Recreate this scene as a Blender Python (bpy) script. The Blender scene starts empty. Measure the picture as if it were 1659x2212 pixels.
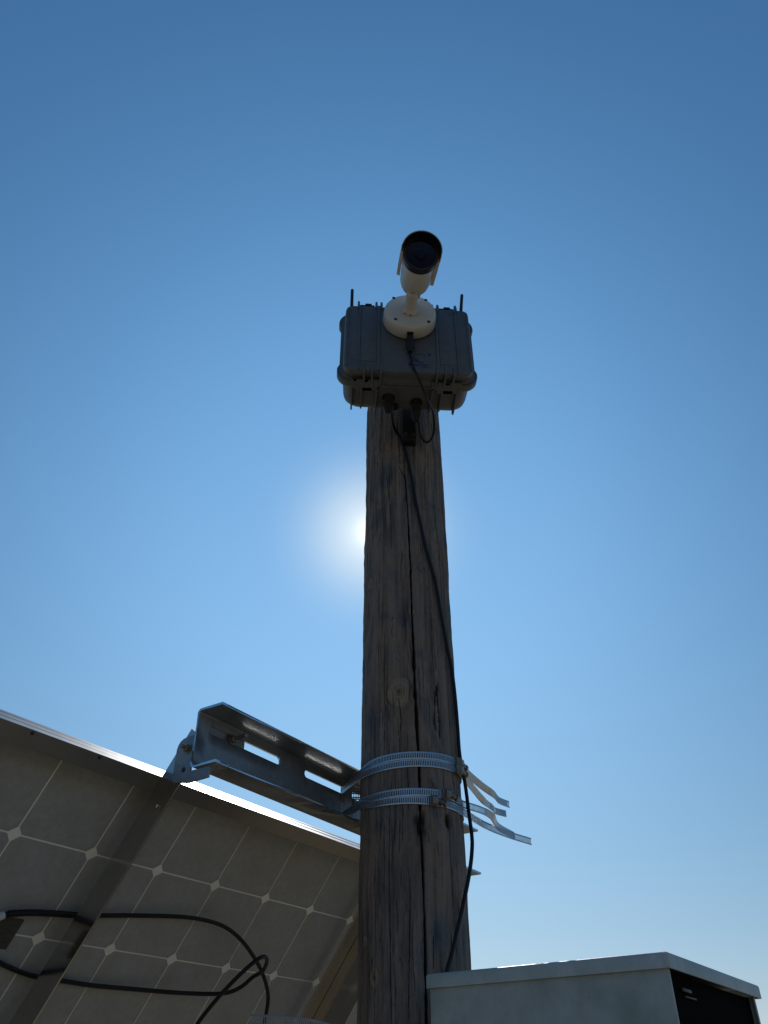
import bpy, bmesh, math, random
import numpy as np
from mathutils import Vector, Matrix

random.seed(7)
RNG = np.random.default_rng(11)
scene = bpy.context.scene
COL = scene.collection
R = math.radians

# ------------------------------------------------------------------ camera
cam_data = bpy.data.cameras.new("camera")
cam = bpy.data.objects.new("camera", cam_data)
COL.objects.link(cam)
cam.location = (0.0, 0.0, 1.6)
cam.rotation_euler = (R(90 + 37.2), 0, 0)
cam_data.sensor_fit = 'VERTICAL'
cam_data.sensor_height = 36.0
cam_data.lens = 36.0 * 1705.0 / 2212.0
cam_data.clip_start = 0.02
cam_data.clip_end = 3000
scene.camera = cam

# ------------------------------------------------------------------ sky and sun
SUN_EL, SUN_AZ = 35.75, -1.15            # degrees; azimuth from +Y towards +X
sd = Vector((math.sin(R(SUN_AZ)) * math.cos(R(SUN_EL)), math.cos(R(SUN_AZ)) * math.cos(R(SUN_EL)), math.sin(R(SUN_EL))))
world = bpy.data.worlds.new("World")
scene.world = world
world.use_nodes = True
wn, wl = world.node_tree.nodes, world.node_tree.links
wn.clear()
w_out = wn.new("ShaderNodeOutputWorld")
bg = wn.new("ShaderNodeBackground")
sky = wn.new("ShaderNodeTexSky")
sky.sky_type = 'NISHITA'
sky.sun_disc = False
sky.sun_elevation = R(SUN_EL)
sky.sun_rotation = R(SUN_AZ)
sky.altitude = 0
sky.air_density = 1.0
bg.inputs['Strength'].default_value = 0.10
sky.dust_density = 0.0
sky.ozone_density = 3.0
# clear-air sky graded per channel, with the circumsolar brightening that fine dust gives (angle to the sun only)


def wmath(op, a, b=None):
    x = wn.new("ShaderNodeMath"); x.operation = op
    for k, v in enumerate((a, b)):
        if v is None: continue
        if hasattr(v, 'links'): wl.new(v, x.inputs[k])
        else: x.inputs[k].default_value = v
    return x.outputs[0]


w_tc = wn.new("ShaderNodeTexCoord")
w_dot = wn.new("ShaderNodeVectorMath"); w_dot.operation = 'DOT_PRODUCT'
w_nrm = wn.new("ShaderNodeVectorMath"); w_nrm.operation = 'NORMALIZE'
wl.new(w_tc.outputs['Generated'], w_nrm.inputs[0])
wl.new(w_nrm.outputs[0], w_dot.inputs[0]); w_dot.inputs[1].default_value = sd
theta = wmath('ARCCOSINE', wmath('MINIMUM', w_dot.outputs['Value'], 0.9999999))
broad = wmath('EXPONENT', wmath('MULTIPLY', wmath('SUBTRACT', wmath('POWER', wmath('ADD', wmath('POWER', wmath('DIVIDE', theta, R(30)), 4.0), 0.45 ** 4), 0.5), 0.05), -1.0))
narrow = wmath('EXPONENT', wmath('MULTIPLY', wmath('POWER', wmath('DIVIDE', theta, R(4.05)), 2.0), -1.0))
core = wmath('MULTIPLY', wmath('EXPONENT', wmath('DIVIDE', theta, -R(0.5))), 14.0)
w_sep = wn.new("ShaderNodeSeparateColor"); w_com = wn.new("ShaderNodeCombineColor")
wl.new(sky.outputs[0], w_sep.inputs[0])
for c, (gam, gain, bb, nn_) in enumerate(((1.06, 0.0528, 1.10, 0.52), (0.74, 0.0985, 0.92, 0.40), (0.55, 0.1620, 0.79, 0.16))):
    v = wmath('MULTIPLY', wmath('POWER', w_sep.outputs[c], gam), gain * 10)
    v = wmath('MULTIPLY', v, wmath('EXPONENT', wmath('MULTIPLY', broad, bb)))
    v = wmath('ADD', v, wmath('MULTIPLY', narrow, nn_ * 10))
    v = wmath('ADD', v, core)
    wl.new(v, w_com.inputs[c])
wl.new(w_com.outputs[0], bg.inputs['Color'])
wl.new(bg.outputs[0], w_out.inputs['Surface'])

sun_data = bpy.data.lights.new("sun", 'SUN')
sun_data.energy = 3.6
sun_data.angle = R(0.53)
sun_data.color = (1.0, 0.95, 0.87)
sun = bpy.data.objects.new("sun", sun_data)
COL.objects.link(sun)
sun.location = sd * 40
sun.rotation_euler = sd.to_track_quat('Z', 'Y').to_euler()

scene.view_settings.view_transform = 'Standard'
scene.view_settings.look = 'None'
scene.view_settings.gamma = 1.0
scene.view_settings.use_curve_mapping = False
scene.view_settings.exposure = 0.0
scene.render.engine = 'CYCLES'

# ------------------------------------------------------------------ helpers
WLOC = {}


def link(o):
    COL.objects.link(o)
    return o


def tag(o, label=None, cat=None, group=None, kind=None):
    if label: o['label'] = label
    if cat: o['category'] = cat
    if group: o['group'] = group
    if kind: o['kind'] = kind
    return o


def thing(name, label, cat, loc=(0, 0, 0), group=None):
    o = link(bpy.data.objects.new(name, None))
    o.empty_display_size = 0.02
    o.location = loc
    WLOC[o.name] = Vector(loc)
    return tag(o, label, cat, group)


class G:
    """collects vertices and faces in world (or thing-local) coordinates"""
    def __init__(s):
        s.v, s.f, s.m, s.sm = [], [], [], []

    def add(s, vs, fs, m=0, smooth=False):
        o = len(s.v)
        s.v += [tuple(map(float, p)) for p in vs]
        for f in fs:
            s.f.append(tuple(i + o for i in f)); s.m.append(m); s.sm.append(smooth)
        return s

    def box(s, c, half, ax=None, bev=0.0, m=0):
        c = Vector(c)
        ax = ax or (Vector((1, 0, 0)), Vector((0, 1, 0)), Vector((0, 0, 1)))
        bm = bmesh.new()
        bmesh.ops.create_cube(bm, size=2.0)
        for v in bm.verts:
            v.co = Vector((v.co.x * half[0], v.co.y * half[1], v.co.z * half[2]))
        if bev > 0:
            bmesh.ops.bevel(bm, geom=list(bm.edges), offset=bev, segments=2, affect='EDGES', profile=0.5)
        bm.normal_update()
        vs = [c + ax[0] * v.co.x + ax[1] * v.co.y + ax[2] * v.co.z for v in bm.verts]
        flip = ax[0].cross(ax[1]).dot(ax[2]) < 0
        fs = [[v.index for v in (reversed(f.verts) if flip else f.verts)] for f in bm.faces]
        bm.free()
        return s.add(vs, fs, m)

    def loft(s, rings, cap=True, closed=True, m=0, smooth=False):
        n = len(rings[0])
        vs = [p for r in rings for p in r]
        fs = []
        for k in range(len(rings) - 1):
            for i in range(n if closed else n - 1):
                j = (i + 1) % n
                fs.append((k * n + i, k * n + j, (k + 1) * n + j, (k + 1) * n + i))
        s.add(vs, fs, m, smooth)
        if cap:
            b = len(s.v) - len(vs)
            s.f.append(tuple(b + i for i in reversed(range(n)))); s.m.append(m); s.sm.append(False)
            s.f.append(tuple(b + (len(rings) - 1) * n + i for i in range(n))); s.m.append(m); s.sm.append(False)
        return s

    def tube(s, pts, rad, n=10, m=0, flat=None):
        pts = [Vector(p) for p in pts]
        rings = []
        up = None
        for k, p in enumerate(pts):
            t = (pts[min(k + 1, len(pts) - 1)] - pts[max(k - 1, 0)]).normalized()
            if up is None:
                up = Vector((0, 0, 1)) if abs(t.z) < 0.9 else Vector((1, 0, 0))
            x = t.cross(up)
            if x.length < 1e-6:
                x = t.cross(Vector((0, 1, 0)))
            x.normalize()
            y = x.cross(t).normalized()
            up = y
            r = rad[k] if hasattr(rad, '__len__') else rad
            rings.append([p + x * (r * math.cos(2 * math.pi * i / n)) + y * (r * math.sin(2 * math.pi * i / n)) for i in range(n)])
        return s.loft(rings, True, True, m, True)

    def lathe(s, o, ax, prof, n=32, m=0, smooth=True, cap=True):
        o = Vector(o); ax = Vector(ax).normalized()
        u = ax.cross(Vector((0, 0, 1)))
        if u.length < 1e-3:
            u = ax.cross(Vector((0, 1, 0)))
        u.normalize(); w = ax.cross(u)
        rings = [[o + ax * t + (u * math.cos(2 * math.pi * i / n) + w * math.sin(2 * math.pi * i / n)) * r for i in range(n)] for t, r in prof]
        return s.loft(rings, cap, True, m, smooth)

    def sheet(s, o, U, V, N, t, pts, faces, m=0):
        """flat plate: 2D points and faces in (U, V), given thickness t along N, with walls on every open edge"""
        o = Vector(o)
        n = len(pts)
        vs = [o + U * a + V * b for a, b in pts] + [o + U * a + V * b + N * t for a, b in pts]
        cnt = {}
        for f in faces:
            for i in range(len(f)):
                e = (f[i], f[(i + 1) % len(f)])
                cnt[e] = 1
        fs = [tuple(reversed(f)) for f in faces] + [tuple(i + n for i in f) for f in faces]
        for (a, b) in cnt:
            if (b, a) not in cnt:
                fs.append((a, b, b + n, a + n))
        return s.add(vs, fs, m)


def build(name, g, mat, parent=None, loc=None, bevel=0.0, recalc=True, sharp=35, solid=None, segs=2):
    me = bpy.data.meshes.new(name)
    if parent is not None:
        base = WLOC[parent.name]
    else:
        base = Vector(loc) if loc is not None else Vector((0, 0, 0))
    me.from_pydata([(p[0] - base.x, p[1] - base.y, p[2] - base.z) for p in g.v], [], g.f)
    if recalc:
        bm = bmesh.new(); bm.from_mesh(me)
        bmesh.ops.remove_doubles(bm, verts=bm.verts, dist=1e-6) if len(g.v) < 60000 else None
        bmesh.ops.recalc_face_normals(bm, faces=bm.faces)
        bm.to_mesh(me); bm.free()
    for mm in (mat if isinstance(mat, (list, tuple)) else [mat]):
        me.materials.append(mm)
    if isinstance(mat, (list, tuple)) and len(me.polygons) == len(g.m):
        me.polygons.foreach_set('material_index', g.m)
    me.polygons.foreach_set('use_smooth', [True] * len(me.polygons))
    me.set_sharp_from_angle(angle=R(sharp))
    me.update()
    o = link(bpy.data.objects.new(name, me))
    if parent is not None:
        o.parent = parent
    else:
        o.location = base
    WLOC[o.name] = base
    if solid:
        md = o.modifiers.new("thickness", 'SOLIDIFY'); md.thickness = abs(solid); md.offset = -1 if solid > 0 else 1
    if bevel > 0:
        md = o.modifiers.new("edge", 'BEVEL'); md.width = bevel; md.segments = segs; md.limit_method = 'ANGLE'; md.angle_limit = R(40)
    if bevel > 0 or solid:
        o.modifiers.new("normals", 'WEIGHTED_NORMAL').keep_sharp = True
    return o


def catmull(pts, per=8):
    P = [np.array(p, float) for p in pts]
    P = [2 * P[0] - P[1]] + P + [2 * P[-1] - P[-2]]
    out = []
    for k in range(1, len(P) - 2):
        for t in np.linspace(0, 1, per, endpoint=False):
            a, b, c, d = P[k - 1], P[k], P[k + 1], P[k + 2]
            out.append(0.5 * (2 * b + (c - a) * t + (2 * a - 5 * b + 4 * c - d) * t * t + (3 * b - a - 3 * c + d) * t ** 3))
    out.append(P[-2])
    return [Vector(p) for p in out]


# ------------------------------------------------------------------ materials
def mat_new(name):
    m = bpy.data.materials.new(name); m.use_nodes = True
    nt = m.node_tree
    return m, nt.nodes, nt.links, nt.nodes['Principled BSDF']


def surf(name, col, rough=0.5, metal=0.0, var=0.25, scale=30.0, stretch=(1, 1, 1), dark=None, dark_amt=0.35, bump=0.0, bscale=None, spec=0.5, rvar=0.1, coat=0.0):
    """base colour broken by two noises (fine tone and larger dirt), varied roughness, slight relief"""
    m, n, l, p = mat_new(name)
    tc = n.new('ShaderNodeTexCoord'); mp = n.new('ShaderNodeMapping')
    mp.inputs['Scale'].default_value = stretch
    l.new(tc.outputs['Object'], mp.inputs['Vector'])
    n1 = n.new('ShaderNodeTexNoise'); n1.inputs['Scale'].default_value = scale; n1.inputs['Detail'].default_value = 6; n1.inputs['Roughness'].default_value = 0.65
    n2 = n.new('ShaderNodeTexNoise'); n2.inputs['Scale'].default_value = scale * 0.22; n2.inputs['Detail'].default_value = 4
    l.new(mp.outputs[0], n1.inputs['Vector']); l.new(mp.outputs[0], n2.inputs['Vector'])
    r1 = n.new('ShaderNodeValToRGB')
    r1.color_ramp.elements[0].position = 0.3; r1.color_ramp.elements[1].position = 0.72
    lo = [c * (1 - var) for c in col]; hi = [min(1, c * (1 + var)) for c in col]
    r1.color_ramp.elements[0].color = (*lo, 1); r1.color_ramp.elements[1].color = (*hi, 1)
    l.new(n1.outputs['Fac'], r1.inputs['Fac'])
    mx = n.new('ShaderNodeMix'); mx.data_type = 'RGBA'; mx.blend_type = 'MIX'
    dk = dark or [c * 0.6 for c in col]
    rr = n.new('ShaderNodeMapRange'); rr.inputs['From Min'].default_value = 0.45; rr.inputs['From Max'].default_value = 0.75
    rr.inputs['To Max'].default_value = dark_amt
    l.new(n2.outputs['Fac'], rr.inputs['Value'])
    l.new(rr.outputs[0], mx.inputs['Factor']); l.new(r1.outputs['Color'], mx.inputs['A'])
    mx.inputs['B'].default_value = (*dk, 1)
    l.new(mx.outputs['Result'], p.inputs['Base Color'])
    rm = n.new('ShaderNodeMapRange'); rm.inputs['To Min'].default_value = max(0.03, rough - rvar); rm.inputs['To Max'].default_value = min(1, rough + rvar)
    l.new(n1.outputs['Fac'], rm.inputs['Value']); l.new(rm.outputs[0], p.inputs['Roughness'])
    p.inputs['Metallic'].default_value = metal
    p.inputs['Specular IOR Level'].default_value = spec
    p.inputs['Coat Weight'].default_value = coat
    if bump > 0:
        n3 = n.new('ShaderNodeTexNoise'); n3.inputs['Scale'].default_value = bscale or scale * 3; n3.inputs['Detail'].default_value = 4
        l.new(mp.outputs[0], n3.inputs['Vector'])
        b = n.new('ShaderNodeBump'); b.inputs['Strength'].default_value = bump; b.inputs['Distance'].default_value = 0.001
        l.new(n3.outputs['Fac'], b.inputs['Height']); l.new(b.outputs[0], p.inputs['Normal'])
    return m


def wood_material():
    m, n, l, p = mat_new("weathered_pole_wood")
    tc = n.new('ShaderNodeTexCoord')
    def mapped(sc):
        mp = n.new('ShaderNodeMapping'); mp.inputs['Scale'].default_value = sc
        l.new(tc.outputs['Object'], mp.inputs['Vector']); return mp.outputs[0]
    def noise(sc, stretch, det=6, ro=0.6, dist=0.0):
        t = n.new('ShaderNodeTexNoise'); t.inputs['Scale'].default_value = sc; t.inputs['Detail'].default_value = det
        t.inputs['Roughness'].default_value = ro; t.inputs['Distortion'].default_value = dist
        l.new(mapped(stretch), t.inputs['Vector']); return t.outputs['Fac']
    def ramp(src, stops):
        r = n.new('ShaderNodeValToRGB')
        while len(r.color_ramp.elements) < len(stops):
            r.color_ramp.elements.new(0.5)
        for e, (pos, c) in zip(r.color_ramp.elements, stops):
            e.position = pos; e.color = (*c, 1)
        l.new(src, r.inputs['Fac']); return r.outputs['Color']
    def mix(fac, a, b, mode='MIX'):
        x = n.new('ShaderNodeMix'); x.data_type = 'RGBA'; x.blend_type = mode
        for s, v in (('Factor', fac), ('A', a), ('B', b)):
            if hasattr(v, 'links'): l.new(v, x.inputs[s])
            elif s == 'Factor': x.inputs[s].default_value = v
            else: x.inputs[s].default_value = (*v, 1)
        return x.outputs['Result']
    def rng(src, a, b, lo=0.0, hi=1.0):
        x = n.new('ShaderNodeMapRange'); x.inputs['From Min'].default_value = a; x.inputs['From Max'].default_value = b
        x.inputs['To Min'].default_value = lo; x.inputs['To Max'].default_value = hi
        l.new(src, x.inputs['Value']); return x.outputs[0]
    patches = noise(15, (1, 1, 0.42), 7, 0.68, 0.5)
    base = ramp(patches, [(0.30, (0.050, 0.066, 0.076)), (0.42, (0.130, 0.124, 0.116)), (0.52, (0.200, 0.154, 0.124)), (0.60, (0.138, 0.126, 0.116)), (0.72, (0.062, 0.080, 0.092))])
    grain = noise(90, (1, 1, 0.045), 8, 0.7, 0.4)
    base = mix(1.0, base, ramp(grain, [(0.30, (0.35, 0.34, 0.34)), (0.5, (0.95, 0.95, 0.95)), (0.7, (1.35, 1.32, 1.28))]), 'MULTIPLY')
    streak = noise(34, (1, 1, 0.03), 6, 0.6, 0.6)
    base = mix(rng(streak, 0.56, 0.70, 0, 0.75), base, (0.035, 0.034, 0.036))
    warm = noise(5, (1, 1, 0.5), 3)
    base = mix(rng(warm, 0.53, 0.66, 0, 0.55), base, (0.215, 0.135, 0.088))
    checks = noise(60, (1, 1, 0.10), 4, 0.8, 1.2)
    base = mix(rng(checks, 0.635, 0.67, 0, 0.9), base, (0.018, 0.016, 0.016))
    blot = noise(48, (1, 1, 0.5), 6, 0.75, 0.8)
    base = mix(rng(blot, 0.56, 0.70, 0, 0.7), base, (0.040, 0.044, 0.050))
    base = mix(rng(blot, 0.30, 0.44, 0.55, 0), base, (0.21, 0.195, 0.175))
    at = n.new('ShaderNodeAttribute'); at.attribute_name = 'knot'
    wv = n.new('ShaderNodeAttribute'); wv.attribute_name = 'ring'
    kc = ramp(wv.outputs['Fac'], [(0.0, (0.04, 0.030, 0.022)), (0.35, (0.23, 0.18, 0.12)), (0.7, (0.29, 0.235, 0.16)), (1.0, (0.10, 0.07, 0.045))])
    base = mix(at.outputs['Fac'], base, kc)
    cr = n.new('ShaderNodeAttribute'); cr.attribute_name = 'rot'
    base = mix(cr.outputs['Fac'], base, (0.014, 0.012, 0.012))
    l.new(base, p.inputs['Base Color'])
    p.inputs['Roughness'].default_value = 0.88
    p.inputs['Specular IOR Level'].default_value = 0.25
    b = n.new('ShaderNodeBump'); b.inputs['Strength'].default_value = 0.7; b.inputs['Distance'].default_value = 0.0016
    l.new(mix(0.4, grain, checks), b.inputs['Height']) if False else l.new(grain, b.inputs['Height'])
    l.new(b.outputs[0], p.inputs['Normal'])
    return m


M = {}
M['wood'] = wood_material()
M['case'] = surf('case_grey_plastic', (0.074, 0.081, 0.088), 0.50, var=0.20, scale=70, dark=(0.105, 0.105, 0.100), dark_amt=0.5, bump=0.25, bscale=900)
M['case_black'] = surf('case_black_plastic', (0.010, 0.010, 0.011), 0.55, var=0.2, scale=60, spec=0.3)
M['white'] = surf('white_painted_metal', (0.56, 0.545, 0.505), 0.45, var=0.04, scale=25, dark=(0.42, 0.38, 0.31), dark_amt=0.35)
M['bezel'] = surf('black_bezel', (0.006, 0.006, 0.008), 0.40, var=0.2, scale=40, spec=0.3)
M['screw'] = surf('dark_screw_recess', (0.035, 0.032, 0.03), 0.5, metal=0.3, var=0.2)
M['cable'] = surf('black_cable_jacket', (0.007, 0.007, 0.009), 0.48, var=0.3, scale=80, bump=0.1, spec=0.3)
M['galv'] = surf('galvanised_steel', (0.25, 0.26, 0.27), 0.40, metal=0.5, var=0.16, scale=70, dark=(0.15, 0.16, 0.175), dark_amt=0.7, rvar=0.08, bump=0.12, bscale=300)
M['cut_edge'] = surf('bright_cut_steel_edge', (0.80, 0.79, 0.77), 0.18, metal=1.0, var=0.04, scale=60, dark_amt=0.15, rvar=0.03)
M['alu'] = surf('mill_aluminium', (0.48, 0.465, 0.445), 0.14, metal=1.0, var=0.05, scale=20, dark_amt=0.25, rvar=0.05)
M['frame'] = surf('anodised_frame', (0.26, 0.25, 0.235), 0.37, metal=0.85, var=0.05, scale=30, dark_amt=0.2, rvar=0.06)
M['steel'] = surf('stainless_band', (0.42, 0.43, 0.45), 0.30, metal=1.0, var=0.07, scale=60, dark_amt=0.3, rvar=0.08)
M['bolt'] = surf('zinc_bolt', (0.30, 0.26, 0.22), 0.42, metal=0.9, var=0.2, scale=100, dark=(0.10, 0.06, 0.04), dark_amt=0.6)
M['backsheet'] = surf('pale_backsheet', (0.82, 0.80, 0.73), 0.55, var=0.06, scale=18, dark_amt=0.3)
M['cell'] = surf('cell_back', (0.305, 0.318, 0.325), 0.50, var=0.14, scale=75, dark=(0.25, 0.25, 0.22), dark_amt=0.6, bump=0.15, bscale=220)
M['sticker'] = surf('label_print', (0.05, 0.05, 0.052), 0.6, var=0.55, scale=420, stretch=(0.25, 1.6, 1), dark_amt=0.4)
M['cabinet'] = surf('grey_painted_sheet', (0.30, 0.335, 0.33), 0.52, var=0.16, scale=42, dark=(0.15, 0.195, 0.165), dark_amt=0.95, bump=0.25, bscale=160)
M['cabinet_lid'] = surf('lightened_lid_paint', (0.37, 0.41, 0.395), 0.48, var=0.16, scale=42, dark=(0.22, 0.275, 0.245), dark_amt=0.9, bump=0.2, bscale=160)  # same paint as the sheet, the lid's extra light put into its colour
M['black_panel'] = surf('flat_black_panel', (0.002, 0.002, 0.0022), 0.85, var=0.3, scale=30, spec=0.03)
M['logo'] = surf('blue_logo_ink', (0.010, 0.014, 0.16), 0.5, var=0.1, scale=90)
M['ground'] = surf('dry_soil', (0.215, 0.165, 0.105), 0.95, var=0.35, scale=2.0, dark=(0.14, 0.125, 0.065), dark_amt=0.8, bump=0.5, bscale=12, spec=0.2)

mg, ng, lg, pg = mat_new('lens_glass')
pg.inputs['Base Color'].default_value = (0.0006, 0.0011, 0.0045, 1)
pg.inputs['Roughness'].default_value = 0.12
pg.inputs['Specular IOR Level'].default_value = 0.3
pg.inputs['Specular Tint'].default_value = (0.25, 0.4, 0.9, 1)
M['lens'] = mg
mg, ng, lg, pg = mat_new('solar_glass')
pg.inputs['Base Color'].default_value = (0.008, 0.010, 0.022, 1)
pg.inputs['Roughness'].default_value = 0.08
M['solar_glass'] = mg

# ------------------------------------------------------------------ ground
g = G()
N = 60
xs = [math.copysign(abs(t) ** 3 * 900, t) for t in np.linspace(-1, 1, N)]
vs = [(x, y, 0.05 * math.sin(x * 0.21 + 1) * math.cos(y * 0.17) * min(1, (x * x + y * y) / 60)) for y in xs for x in xs]
fs = [(j * N + i, j * N + i + 1, (j + 1) * N + i + 1, (j + 1) * N + i) for j in range(N - 1) for i in range(N - 1)]
g.add(vs, fs)
ground = build('ground', g, M['ground'], loc=(0, 0, 0))
tag(ground, 'bare dry brown soil around the pole', kind='structure')

# ------------------------------------------------------------------ shared geometry numbers
PC = Vector((0.0455, 1.358, 0))            # pole axis
PR = 0.085
A = Vector((0.5514, 0.8342, 0)).normalized()   # along the arm, away to the right
Mv = Vector((-A.y, A.x, 0))                    # from the pole towards the panel
Z = Vector((0, 0, 1))


def am(a, m, z):
    return PC + A * a + Mv * m + Z * z


def pol(phi, z, r=PR):
    """point on the pole: phi in degrees from the viewer's side (-Y) towards +X"""
    t = R(phi)
    return PC + Vector((math.sin(t) * r, -math.cos(t) * r, z))


# ------------------------------------------------------------------ wooden pole
def smooth_noise(nz, nx, cz, cx):
    """value noise on a nz x nx grid built from a cz x cx lattice (periodic in x)"""
    lat = RNG.standard_normal((cz + 3, cx))
    zi = np.linspace(0, cz, nz); xi = np.linspace(0, cx, nx, endpoint=False)
    z0 = np.floor(zi).astype(int); x0 = np.floor(xi).astype(int)
    tz = zi - z0; tx = xi - x0
    tz = (tz * tz * (3 - 2 * tz))[:, None]; tx = (tx * tx * (3 - 2 * tx))[None, :]
    a = lat[z0][:, x0 % cx]; b = lat[z0][:, (x0 + 1) % cx]
    c = lat[z0 + 1][:, x0 % cx]; d = lat[z0 + 1][:, (x0 + 1) % cx]
    return a * (1 - tz) * (1 - tx) + b * (1 - tz) * tx + c * tz * (1 - tx) + d * tz * tx


phis = np.concatenate([np.arange(-100, 100, 0.42), np.arange(100, 260, 4.0)])
zs = np.concatenate([np.arange(0, 1.5, 0.06), np.arange(1.5, 2.93, 0.0034)])
nz, nx = len(zs), len(phis)
NX = 860
def wrap(noise_uniform):
    idx = ((phis + 100) / 360 * NX).astype(int) % NX
    return noise_uniform[:, idx]
rel = np.zeros((nz, nx))
rel += wrap(smooth_noise(nz, NX, 14, 9)) * 0.0006
rel += wrap(smooth_noise(nz, NX, 30, 60)) * 0.00045
rel += wrap(smooth_noise(nz, NX, 46, 215)) * 0.00032
rel += wrap(smooth_noise(nz, NX, 120, 430)) * 0.00016
PH, ZZ = np.meshgrid(phis, zs)
rot = np.zeros((nz, nx)); knot = np.zeros((nz, nx)); ring = np.zeros((nz, nx))


def crack(path, width, depth, jit=0.5, dark=0.9):
    """an open check: path [(phi, z)], width in degrees at each point, depth in metres"""
    global rel, rot
    path = sorted(path, key=lambda p: p[1])
    pz = np.array([p[1] for p in path]); pp = np.array([p[0] for p in path])
    pw = np.array([w for w in width])[::1]
    c = np.interp(zs, pz, pp) + np.interp(zs, np.linspace(pz[0], pz[-1], 60), RNG.standard_normal(60)) * jit * 0.35
    w = np.interp(zs, pz, pw) * (1 + 0.25 * np.interp(zs, np.linspace(pz[0], pz[-1], 90), RNG.standard_normal(90)))
    inside = (zs >= pz[0]) & (zs <= pz[-1])
    w = np.where(inside, np.maximum(w, 0.15), 1e-3)
    d = np.abs(PH - c[:, None]) / w[:, None]
    k = np.clip(1 - d, 0, 1) ** 0.6 * inside[:, None]
    rel = rel - k * depth
    rot = np.maximum(rot, np.clip(k * 1.3, 0, 1) * dark)
    lip = np.exp(-((d - 1.6) ** 2) / 0.5) * inside[:, None]
    rel = rel + lip * depth * 0.05


# widths are listed from the lowest point upwards
crack([(8.4, 1.5), (8.7, 1.70), (9.2, 1.76), (9.3, 1.876), (8.3, 1.97), (7.9, 2.059), (6.6, 2.12), (5.6, 2.2), (4.1, 2.327), (3.6, 2.418), (1.6, 2.573), (-0.6, 2.655), (-2.0, 2.672)],
      [1.6, 1.6, 1.5, 1.4, 1.4, 1.6, 2.3, 1.8, 1.3, 1.1, 0.9, 0.8, 0.5], 0.015)
crack([(-0.9, 2.655), (-4.5, 2.668), (-9.2, 2.688)], [0.9, 0.8, 0.5], 0.005, 0.2)
crack([(44.6, 1.78), (43.6, 1.86), (42.2, 1.967)], [0.5, 0.7, 0.8], 0.009, 0.3)
crack([(-24, 1.55), (-25.5, 1.75), (-26.5, 1.9), (-25, 2.0)], [0.5, 0.55, 0.5, 0.3], 0.004, 0.4)
crack([(-43, 1.60), (-44, 1.75), (-42, 1.86)], [0.5, 0.6, 0.3], 0.004, 0.5)
crack([(-8, 1.70), (-6, 1.80), (-4, 1.88)], [0.4, 0.5, 0.2], 0.003, 0.5)
crack([(-33, 2.02), (-31, 2.15), (-32, 2.3)], [0.3, 0.5, 0.25], 0.003, 0.6)
crack([(-14, 2.06), (-11.5, 2.13), (-13.5, 2.165)], [0.3, 0.5, 0.3], 0.004, 0.4)
crack([(52, 2.30), (50.5, 2.40), (48, 2.5), (44, 2.56), (42, 2.64)], [0.5, 0.8, 0.7, 0.8, 0.4], 0.004, 1.2)
crack([(64, 2.42), (58, 2.46), (55, 2.5)], [0.5, 0.9, 0.5], 0.005, 1.0)
crack([(28, 2.12), (30, 2.2), (29, 2.32)], [0.3, 0.4, 0.2], 0.003, 0.5)
crack([(34.8, 2.100), (35.2, 2.13), (34.6, 2.165), (33.8, 2.19), (34.7, 2.198)], [1.2, 1.9, 1.5, 2.4, 1.0], 0.008, 0.9)
crack([(29.5, 2.115), (28.5, 2.13), (28.8, 2.15)], [0.8, 1.3, 0.5], 0.005, 0.8)
crack([(30.2, 2.155), (30.8, 2.175), (33, 2.192)], [0.7, 1.2, 0.9], 0.005, 0.6)
crack([(17, 1.76), (17.5, 1.80)], [0.5, 0.4], 0.004, 0.6)
crack([(-22, 2.56), (-25, 2.62), (-27, 2.66)], [0.4, 0.5, 0.3], 0.003, 0.5)
for _ in range(240):
    p0 = random.uniform(-75, 80); z0 = random.uniform(1.6, 2.85); ln = random.uniform(0.015, 0.10)
    crack([(p0, z0), (p0 + random.uniform(-1.2, 1.2), z0 + ln / 2), (p0 + random.uniform(-1.5, 1.5), z0 + ln)],
          [0.2, random.uniform(0.25, 0.75), 0.2], random.uniform(0.001, 0.0035), 0.4, random.uniform(0.45, 0.85))


def knot_at(phi, z, r, bulge=0.0018, tall=1.25):
    global rel, knot, ring, rot
    dx = R(1) * (PH - phi) * PR; dz = (ZZ - z) / tall
    wob = 1 + 0.05 * np.sin(2 * np.arctan2(dz, dx) + phi) + 0.05 * np.sin(3 * np.arctan2(dz, dx) + 2 * phi) + 0.05 * wrap(smooth_noise(nz, NX, 90, 130))
    d = np.sqrt(dx ** 2 + dz ** 2) / (r * wob)
    k = np.clip((1.22 - d) / 0.5, 0, 1)
    knot = np.maximum(knot, k * k * (3 - 2 * k) * 0.78)
    ring = np.where(d < 1.15, np.clip(0.55 + 0.32 * np.sin(d ** 0.8 * 30) * np.clip(d * 2, 0, 1) + 0.12 * wrap(smooth_noise(nz, NX, 260, 400)), 0, 1) * np.clip(0.25 + d, 0, 1), ring)
    rel += bulge * np.exp(-(d ** 2) * 1.1)
    edge = np.exp(-((d - 1.08) ** 2) / 0.004) * np.clip(0.5 + 0.6 * np.sin(2 * np.arctan2(dz, dx) + 1), 0, 1)
    rel -= edge * 0.0018
    rot = np.maximum(rot, edge * 0.7)
    core = np.exp(-(d ** 2) / 0.02)
    rot = np.maximum(rot, core * 0.6)


knot_at(-13.3, 2.177, 0.021, 0.0026)
knot_at(-58, 2.42, 0.009, 0.001)
knot_at(62, 1.86, 0.008, 0.001)
knot_at(-26, 2.75, 0.007, 0.001)
knot_at(-45, 1.752, 0.010, 0.0012)
knot_at(3.5, 2.335, 0.006, 0.001)
knot_at(-60, 1.80, 0.006, 0.0008)
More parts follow.
